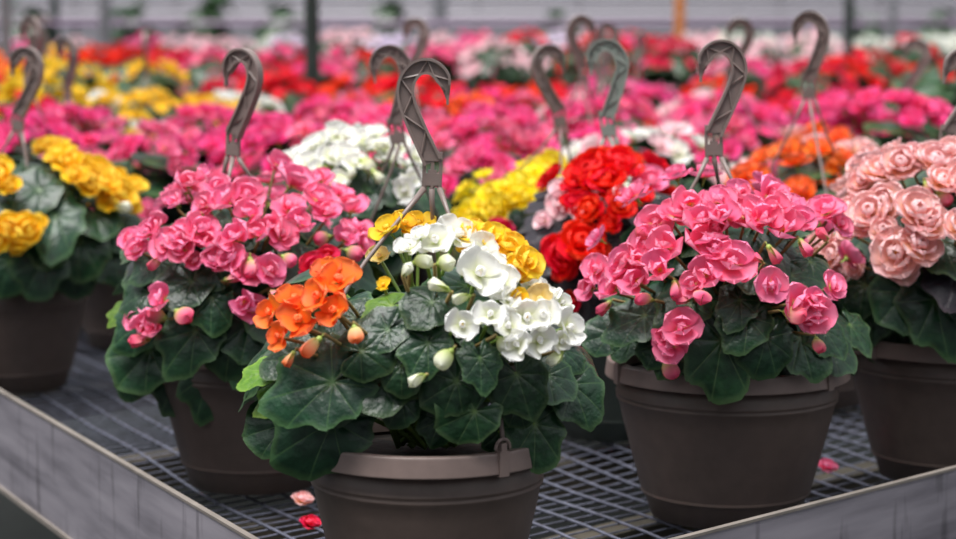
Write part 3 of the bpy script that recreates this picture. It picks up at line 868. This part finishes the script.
for f in [(558, 206, 26), (545, 222, 22), (580, 214, 22), (560, 190, 22), (620, 196, 20), (650, 183, 34), (575, 300, 22)]:
    H.flower(f[0], f[1], f[2], 'pink' if f[0] == 650 else ('red' if f[0] == 575 else 'blush'), 'double', None, 1.05)

H.blooms(8, (.045, .06), ['red'], 'ruffled', back=True)

# I: lemon yellow behind the red
I_ = Basket(spot(515, 3.12), .125, 'hanging pot of lemon yellow begonias behind the red ones', clips=(deg(-70), deg(50), deg(170)))
I_.dome(446, 584, 168, 300, .17)
I_.hanger(560, 124, 3.1, .35, 1.12, (deg(-6), 0), bow=.02)
I_.fill(34, (24, 34))
for f in [(462, 222), (472, 214), (482, 208), (490, 196), (500, 206), (506, 190), (520, 184), (512, 200), (532, 176), (546, 172), (560, 176), (556, 188), (540, 188), (526, 198), (476, 226), (494, 216), (536, 166), (552, 164), (484, 220)]:
    I_.flower(f[0], f[1], 27, 'lemon', 'double')
I_.flower(506, 234, 26, 'crimson', 'double', None, 1.25); I_.flower(498, 229, 22, 'crimson', 'double', None, 1.25)
I_.blooms(12, (.034, .042), ['lemon'], 'double', back=True)

# G: white behind the wires of the front basket
G = Basket(spot(372, 2.80), .125, 'hanging pot of white begonias behind the pink and white baskets', clips=(deg(-110), deg(10), deg(130)))
G.dome(280, 440, 136, 330, .16)
G.hanger(398, 140, 2.62, PI, 1.12, (deg(12), 0), bow=.015)
for l in [(365, 192, 28, 250, .5, 'green', 1.0, 0), (382, 175, 26, 280, .4, 'green', 1.0, 1), (345, 205, 28, 250, .5, 'green', 1.0, 2), (400, 205, 28, 290, .5, 'green', 1.0, 3), (420, 190, 26, 310, .4, 'green', 1.0, 4), (330, 190, 26, 220, .4, 'green', .97, 5), (380, 215, 28, 270, .6, 'green', .97, 6)]:
    G.leaf(*l)
G.fill(34, (26, 36))
for f in [(298, 156), (312, 150), (322, 144), (336, 136), (350, 138), (362, 142), (372, 150), (400, 148), (308, 164), (345, 156), (330, 158), (390, 160), (335, 184), (318, 172), (410, 180), (355, 166), (404, 192), (288, 164), (376, 136), (416, 158)]:
    G.flower(f[0], f[1], 26, 'white', 'single')
for b in [(340, 172, 18), (360, 160, 20), (372, 170, 18), (326, 166, 18), (350, 178, 16), (384, 150, 18)]: G.flower(b[0], b[1], b[2], 'whitebud', 'bud')
G.blooms(10, (.036, .046), ['white'], 'single', back=True)

for b_ in (A, B, C, D, E, H, I_, G): PLACED.append((b_.loc.x, b_.loc.y))

# ------------------------------------------------------------------ the rows behind, flower by flower
CN = {'hot': 'hot pink', 'pink': 'pink', 'white': 'white', 'orange': 'orange', 'yellow': 'yellow', 'red': 'red', 'crimson': 'crimson', 'blush': 'blush pink', 'lilac': 'pale lilac', 'lemon': 'lemon yellow', 'peach': 'peach'}
def clear(p, dmin=.31):
    for it in range(40):
        moved = False
        for (x, y) in PLACED:
            dx, dy = p.x - x, p.y - y; d = math.hypot(dx, dy)
            if d < dmin:
                if d < 1e-4: dx, dy, d = .01, .02, .022
                p.x += dx / d * (dmin - d + .005); p.y += abs(dy) / d * (dmin - d + .005) + .004; moved = True
        x, y = snap(p.x, p.y); p.x, p.y = x, y
        s_, t_ = st(x, y); p.z = lift(max(0, math.floor(s_ / GA)), max(0, math.floor(t_ / GB)))
        if not moved: break
    PLACED.append((p.x, p.y))
    return p
def row_basket(px, Y, colours, label, group, hook=None, nf=30, leafkind='green', top=.2, kind='double', dm=(.052, .068)):
    p = clear(spot(px, Y)); s = R.uniform(.118, .126)
    s = .122
    rot = R.uniform(0, 2)
    b = Basket(p, s, label, group=group, clips=(rot, rot + 2.09, rot + 4.19) if hook is not None else (), n=24)
    b.c = Vector((p.x, p.y, p.z + PH + .045)); b.rad = Vector((.17, .165, top - .045)); b.Y = p.y
    sc = p.y / F
    b.fill(20, (.055 / sc, .078 / sc), leafkind, (.6, .9), (-.3, 1.2), True)
    b.blooms(nf, dm, colours, kind, (.1, 1.4))
    if hook is not None:
        add_hanger(b.root, s, Vector((R.uniform(-.03, .03), R.uniform(-.03, .03), .435 + R.uniform(-.02, .03))), hook, 1.12, b.clips, (R.uniform(-.12, .12), R.uniform(-.1, .1)), bow=.02)
    return b
def lab(c, where): return 'hanging pot of %s begonias %s' % (c, where)
row_basket(128, 3.55, ['hot', 'pink'], lab('hot pink', 'right behind the golden yellow basket'), None, None, 40, dm=(.045, .055))
row_basket(30, 3.75, ['hot'], lab('hot pink', 'in the crowd behind the golden yellow basket'), 'hot pink baskets behind the golden yellow one', 2.5, 40)
row_basket(205, 3.7, ['hot'], lab('hot pink', 'in the crowd behind the golden yellow basket'), 'hot pink baskets behind the golden yellow one', None, 40)
row_basket(648, 3.5, ['white', 'white', 'blush'], lab('white', 'behind the red ones'), None, None, 22, kind='single')
row_basket(742, 3.25, ['orange', 'orange', 'peach'], lab('orange', 'right behind the pink basket with the bare rim'), None, None, 40, top=.19)
row_basket(818, 2.98, ['orange'], lab('orange', 'between the pink and the peach basket'), None, PI - .3, 14, top=.18)
row_basket(480, 3.65, ['hot', 'pink'], lab('hot pink', 'behind the lemon yellow ones'), None, None, 40, top=.2)
row_basket(575, 3.85, ['hot', 'pink'], lab('bright pink', 'behind the red and lemon yellow ones'), 'bright pink baskets mid row', .2, 36)
row_basket(690, 3.95, ['hot', 'pink'], lab('bright pink', 'behind the red and lemon yellow ones'), 'bright pink baskets mid row', PI, 36)
row_basket(270, 3.5, ['hot', 'pink'], lab('hot pink', 'behind the pink basket by the left rail'), 'hot pink baskets behind the pink one', None, 40)
row_basket(350, 3.85, ['hot', 'pink'], lab('hot pink', 'behind the pink basket by the left rail'), 'hot pink baskets behind the pink one', PI - .4, 36)
row_basket(940, 3.5, ['peach', 'pink'], lab('pale pink', 'behind the peach ones by the right rail'), None, None, 8)
row_basket(805, 4.0, ['hot'], lab('hot pink', 'behind the orange ones'), 'hot pink baskets behind the orange ones', PI - .4, 34, top=.24)
row_basket(850, 4.5, ['hot'], lab('hot pink', 'behind the orange ones'), 'hot pink baskets behind the orange ones', None, 26)
for (px, Y, c, hk) in [(75, 4.25, 'hot', 2.6), (160, 4.35, 'hot', None), (255, 4.3, 'hot', None), (420, 4.3, 'hot', None), (510, 4.35, 'hot', PI), (610, 4.5, 'hot', None), (690, 4.6, 'hot', None), (740, 4.4, 'hot', .3)]:
    row_basket(px, Y, [c, 'pink'], lab('hot pink', 'in the second bench band') + (' under a tall hook' if hk is not None else ', its hook hidden'), 'hot pink baskets of the second band', hk, 30)
for (px, Y, cs, nm) in [(30, 4.8, ['hot', 'crimson'], 'deep pink'), (75, 5.0, ['white', 'yellow'], 'white and yellow'), (140, 5.0, ['white', 'yellow'], 'white and yellow'), (195, 5.1, ['white'], 'white'),
                        (265, 5.0, ['hot'], 'deep pink'), (325, 5.1, ['pink', 'orange'], 'orange and pink'), (395, 5.0, ['orange', 'red'], 'orange'), (450, 5.1, ['orange', 'hot'], 'orange'),
                        (515, 5.2, ['hot', 'blush'], 'pink and blush'), (575, 5.1, ['hot', 'pink'], 'deep pink'), (640, 5.3, ['hot', 'blush'], 'pink and blush'), (705, 5.3, ['red', 'hot'], 'red and pink'), (835, 5.4, ['hot'], 'deep pink')]:
    row_basket(px, Y, cs, lab(nm, 'in the third band of the crowded bench'), nm + ' baskets of the third band', None, 26)

# ------------------------------------------------------------------ far baskets: one mass of leaves and one of blooms each
_far = {}
def far_masses(cols, leafkind, nf, v):
    key = (tuple(cols), leafkind, nf, v)
    if key in _far: return _far[key]
    r = random.Random(hash((nf, v)) % 1000 + v)
    lo = MB(); fl = MB()
    rad = Vector((.17, .17, .155)); c = Vector((0, 0, PH + .045))
    for i in range(22):
        az, e = r.uniform(0, 2 * PI), r.uniform(-.3, 1.2); k = r.uniform(.6, .92)
        d = Vector((math.cos(az) * math.cos(e), math.sin(az) * math.cos(e), math.sin(e)))
        M = frame(c + Vector((d.x * rad.x, d.y * rad.y, d.z * rad.z)) * k, (d + Vector((0, 0, .6))), d + Vector((r.uniform(-.6, .6), r.uniform(-.6, .6), -.5)), r.uniform(.055, .08))
        lo.merge(_lo[i % 4], M)
    mats = [PET[q] for q in cols]
    for i in range(nf):
        az, e = r.uniform(0, 2 * PI), r.uniform(.05, 1.4); k = r.uniform(.92, 1.08)
        d = Vector((math.cos(az) * math.cos(e), math.sin(az) * math.cos(e), math.sin(e)))
        M = frame(c + Vector((d.x * rad.x, d.y * rad.y, d.z * rad.z)) * k, (d + Vector((r.uniform(-.4, .4), r.uniform(-.5, .2), .3))), Vector((r.uniform(-1, 1), r.uniform(-1, 1), .1)), r.uniform(.055, .078))
        outer, core = _designs_low['double'][i % 2]
        q = r.randrange(len(cols))
        for p, PM in outer: fl.merge(p, M @ PM, q)
    _far[key] = (lo.mesh('foliage', [LEAVES_LOW[leafkind][0].materials[0]], True, 'vein'), fl.mesh('blooms', mats))
    return _far[key]
def far_basket(px, Y, cols, nm, nf=26, hook=False, leafkind='green', pot='taupe', lift=0):
    x, y = (px - 478) / F * Y, Y
    p = spot(px, Y)
    if math.hypot(p.x - x, p.y - y) > .16 and not pot == 'terra': return
    if any(math.hypot(p.x - a, p.y - b) < .345 for a, b in PLACED): return
    PLACED.append((p.x, p.y))
    where = 'just beyond the crowded front bench' if Y < 7.2 else ('on the blurred middle benches' if Y < 11 else 'on the farthest blurred benches')
    terra = pot == 'terra'
    b = Basket(p, .125, ('orange plastic pot of %s flowers by the aisle behind the peach basket' if terra else 'hanging pot of %s flowers ' + where) % nm, 'flower pot' if terra else 'flower basket',
               ('orange pots of %s flowers' if terra else 'baskets of %s flowers ' + where) % nm, 'potted_begonia' if terra else 'begonia_basket', TERRA if terra else POT, TERRA if terra else RIM_LIT, (0, 2.09, 4.19) if hook else (), 20)
    lo, fl = far_masses(cols, leafkind, nf, R.randrange(2))
    M = Matrix.Rotation(R.uniform(0, 6.28), 4, 'Z') @ Matrix.Diagonal((1, 1, R.uniform(.9, 1.25), 1))
    M.translation.z = PH * (1 - M[2][2])
    tag(link('foliage', lo, b.root, M), kind='stuff'); tag(link('blooms', fl, b.root, M), kind='stuff')
    if hook: add_hanger(b.root, .125, Vector((0, 0, .44)), R.uniform(0, 6.28), 1.12, b.clips, (R.uniform(-.15, .15), 0), bow=.02)
FARROWS = [
 (5.9, [(10, 'red'), (60, 'yellow'), (112, 'hot'), (165, 'yellow'), (215, 'hot'), (270, 'red'), (330, 'red'), (385, 'hot'), (440, 'red'), (500, 'red'), (560, 'red'), (620, 'hot'), (680, 'red'), (745, 'red'), (800, 'red')]),
 (6.8, [(25, 'orange'), (70, 'yellow'), (120, 'crimson'), (170, 'yellow'), (215, 'crimson'), (265, 'red'), (315, 'crimson'), (365, 'red'), (410, 'red'), (460, 'crimson'), (510, 'red'), (565, 'red'), (615, 'hot'), (660, 'red'), (710, 'red'), (760, 'red'), (815, 'crimson')]),
 (8.0, [(15, 'orange'), (55, 'yellow'), (100, 'red'), (145, 'crimson'), (190, 'crimson'), (240, 'hot'), (285, 'crimson'), (335, 'hot'), (375, 'red'), (415, 'crimson'), (460, 'hot'), (500, 'blush'), (545, 'crimson'), (590, 'red'), (640, 'red'), (690, 'crimson'), (740, 'hot'), (790, 'red'), (840, 'red')]),
 (9.8, [(20, 'hot'), (60, 'crimson'), (105, 'crimson'), (150, 'red'), (200, 'hot'), (245, 'red'), (290, 'hot'), (340, 'blush'), (385, 'hot'), (430, 'hot'), (475, 'blush'), (520, 'red'), (565, 'blush'), (610, 'hot'), (655, 'crimson'), (700, 'blush'), (745, 'red'), (790, 'blush'), (840, 'red'), (910, 'red')]),
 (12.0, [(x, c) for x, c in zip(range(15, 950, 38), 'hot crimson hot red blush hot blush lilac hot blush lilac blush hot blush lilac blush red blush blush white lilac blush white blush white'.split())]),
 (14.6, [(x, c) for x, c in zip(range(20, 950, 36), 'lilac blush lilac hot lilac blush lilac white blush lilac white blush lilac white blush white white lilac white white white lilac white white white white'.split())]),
]
Yr = 5.55; odd = 0
while Yr < 15.6:
    band = min(FARROWS, key=lambda f: abs(f[0] - Yr))[1]
    dx = .40 if Yr < 9 else .46
    n = int(.56 * Yr / 2 / dx) + 1
    for i in range(-n, n + 1):
        x = (i + .5 * (odd % 2)) * dx + R.uniform(-.03, .03)
        px = 478 + x * F / Yr
        if px < -25 or px > 985: continue
        if px > 850 + R.uniform(0, 20) and Yr < 11.0: continue             # the aisle on the right
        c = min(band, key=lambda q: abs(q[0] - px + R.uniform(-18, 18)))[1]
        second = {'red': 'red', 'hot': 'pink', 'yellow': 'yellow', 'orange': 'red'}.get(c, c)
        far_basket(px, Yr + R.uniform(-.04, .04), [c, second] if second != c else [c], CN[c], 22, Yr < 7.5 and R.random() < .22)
    Yr += .46 if Yr < 8.5 else .75; odd += 1
far_basket(880, 6.6, ['orange', 'hot'], 'orange', 8, pot='terra'); far_basket(905, 10.6, ['red'], 'red', 10, pot='terra'); far_basket(935, 8.0, ['red'], 'red', 5, pot='terra'); far_basket(870, 8.4, ['red'], 'red', 7, pot='terra')
for px_, Y_ in ((905, 5.4), (945, 6.0), (925, 7.2), (885, 9.4), (940, 9.9), (900, 7.9)): far_basket(px_, Y_, ['red'], 'sparse red', 4)

# ------------------------------------------------------------------ posts of the greenhouse
def post(px, Y, w, mat, label, h=3.6):
    p = Vector(((px - 478) / F * Y, Y, FZ)); wm = w / F * Y / 2
    e = bpy.data.objects.new('greenhouse_post', None); e.location = p; col.objects.link(e); tag(e, label, 'post')
    mb = MB(); mb.lathe([(wm, 0), (wm, h)], 12); link('shaft', mb.mesh('shaft', [mat]), e)
    mb = MB(); mb.box((-wm * 1.8, -wm * 1.8, 0), (wm * 1.8, wm * 1.8, .02)); link('foot_plate', mb.mesh('foot_plate', [mat], False), e)
post(313, 7.0, 15, BARK, 'dark thick post standing among the far red and pink flowers')
post(9, 9.0, 12, STEEL, 'pale grey round post beyond the far golden yellow flowers')
post(108, 13.0, 12, STEEL, 'pale grey round post beyond the far crimson flowers')
post(58, 20.6, 9, BARK, 'thin dark post by the back wall beyond the yellow flowers')
post(440, 19.6, 15, STEEL, 'pale grey post by the back wall between the orange and the dark post')
post(678, 15.5, 10, ORANGEP, 'slim orange post in front of the back wall')
post(846, 11.0, 10, BARK, 'dark slim post beyond the far red flowers')
post(890, 17.0, 8, STEEL, 'slim grey post near the back wall beyond the pale flowers')

# shrubs and pipes near the back wall
def shrub(px, Y, w, h, label):
    e = bpy.data.objects.new('leafy_shrub', None); e.location = ((px - 478) / F * Y, Y, FZ); col.objects.link(e); tag(e, label, 'shrub', 'shrubs by the back wall')
    mb = MB(); mb.lathe([(.0, 0), (.16, 0), (.2, .3), (.17, .3), (0, .28)], 14); link('tub', mb.mesh('tub', [POT]), e)
    mb = MB(); mb.tube([(0, 0, .25), (.02, 0, h * .5), (0, .02, h * .9)], [.025, .02, .01], 6); link('trunk', mb.mesh('trunk', [BARK]), e)
    mb = MB(); r = random.Random(int(px))
    for i in range(90):
        d = Vector((r.gauss(0, 1), r.gauss(0, 1), r.gauss(0, 1))).normalized(); k = r.uniform(.45, 1)
        p = Vector((d.x * w, d.y * w, h * .68 + d.z * h * .34)) * 1.0
        p = Vector((p.x * k, p.y * k, h * .68 + d.z * h * .34 * k))
        mb.merge(_lo[i % 4], frame(p, d + Vector((0, 0, .5)), d + Vector((r.uniform(-1, 1), r.uniform(-1, 1), -.4)), r.uniform(.07, .12)))
    tag(link('foliage', mb.mesh('foliage', [GREEN], True, 'vein'), e), kind='stuff')
for px_, Y_, w_, h_ in ((30, 21, .35, 1.75), (135, 21.3, .3, 1.75), (208, 21, .3, 1.9), (285, 21.2, .3, 1.75), (390, 21, .3, 1.7), (560, 21.3, .3, 1.6), (735, 21.2, .3, 1.5), (935, 21, .3, 1.6), (865, 21.2, .28, 1.6)):
    shrub(px_, Y_, w_, h_, 'dark green leafy shrub in a tub before the back wall')
def pipe(z, Y, rad, mat, label):
    mb = MB(); mb.tube([(-7, Y, z), (7, Y, z)], rad, 8); o = link('heating_pipe', None)
    o.location = (0, 0, 0); tag(o, label, 'pipe')
    link('tube', mb.mesh('tube', [mat]), o)
    for x in (-6, -3, 0, 3, 6):
        mb = MB(); mb.box((x - .03, Y - .03, FZ), (x + .03, Y + .03, z)); link('support', mb.mesh('support', [STEEL], False), o)
PALE = plain_mat('pale_paint', (178, 172, 180), .5); LILAC = plain_mat('lilac_paint', (176, 150, 178), .5)
pipe(.70, 19.3, .018, LILAC, 'slim lilac pipe running across behind the farthest flowers')
pipe(.80, 22.6, .05, PALE, 'thick pale pipe running across before the back wall')
pipe(.95, 23.2, .03, PALE, 'thin pale pipe high up before the back wall')

# ------------------------------------------------------------------ fallen petals on the mesh
def fallen(px, py, d, colour, label):
    p = on_z(px, py, .004); o = link('fallen_bloom', None)
    M = frame(p + Vector((0, 0, .006)), Vector((.2, -.3, 1)), Vector((1, .3, 0)), d * p.y / F)
    o.matrix_basis = M; tag(o, label, 'flower')
    petals, core = flower_meshes('ruffled', colour, 0)
    link('heart', core, o)
    for me, PM in petals: link('petal', me, o, PM)
fallen(302, 507, 26, 'peach', 'wilted pale pink bloom fallen on the mesh beside the white flowered pot')
fallen(310, 531, 26, 'crimson', 'dark crimson bloom fallen on the mesh beside the white flowered pot')
fallen(826, 474, 26, 'pink', 'pink bloom fallen on the mesh between the pink and the peach basket')
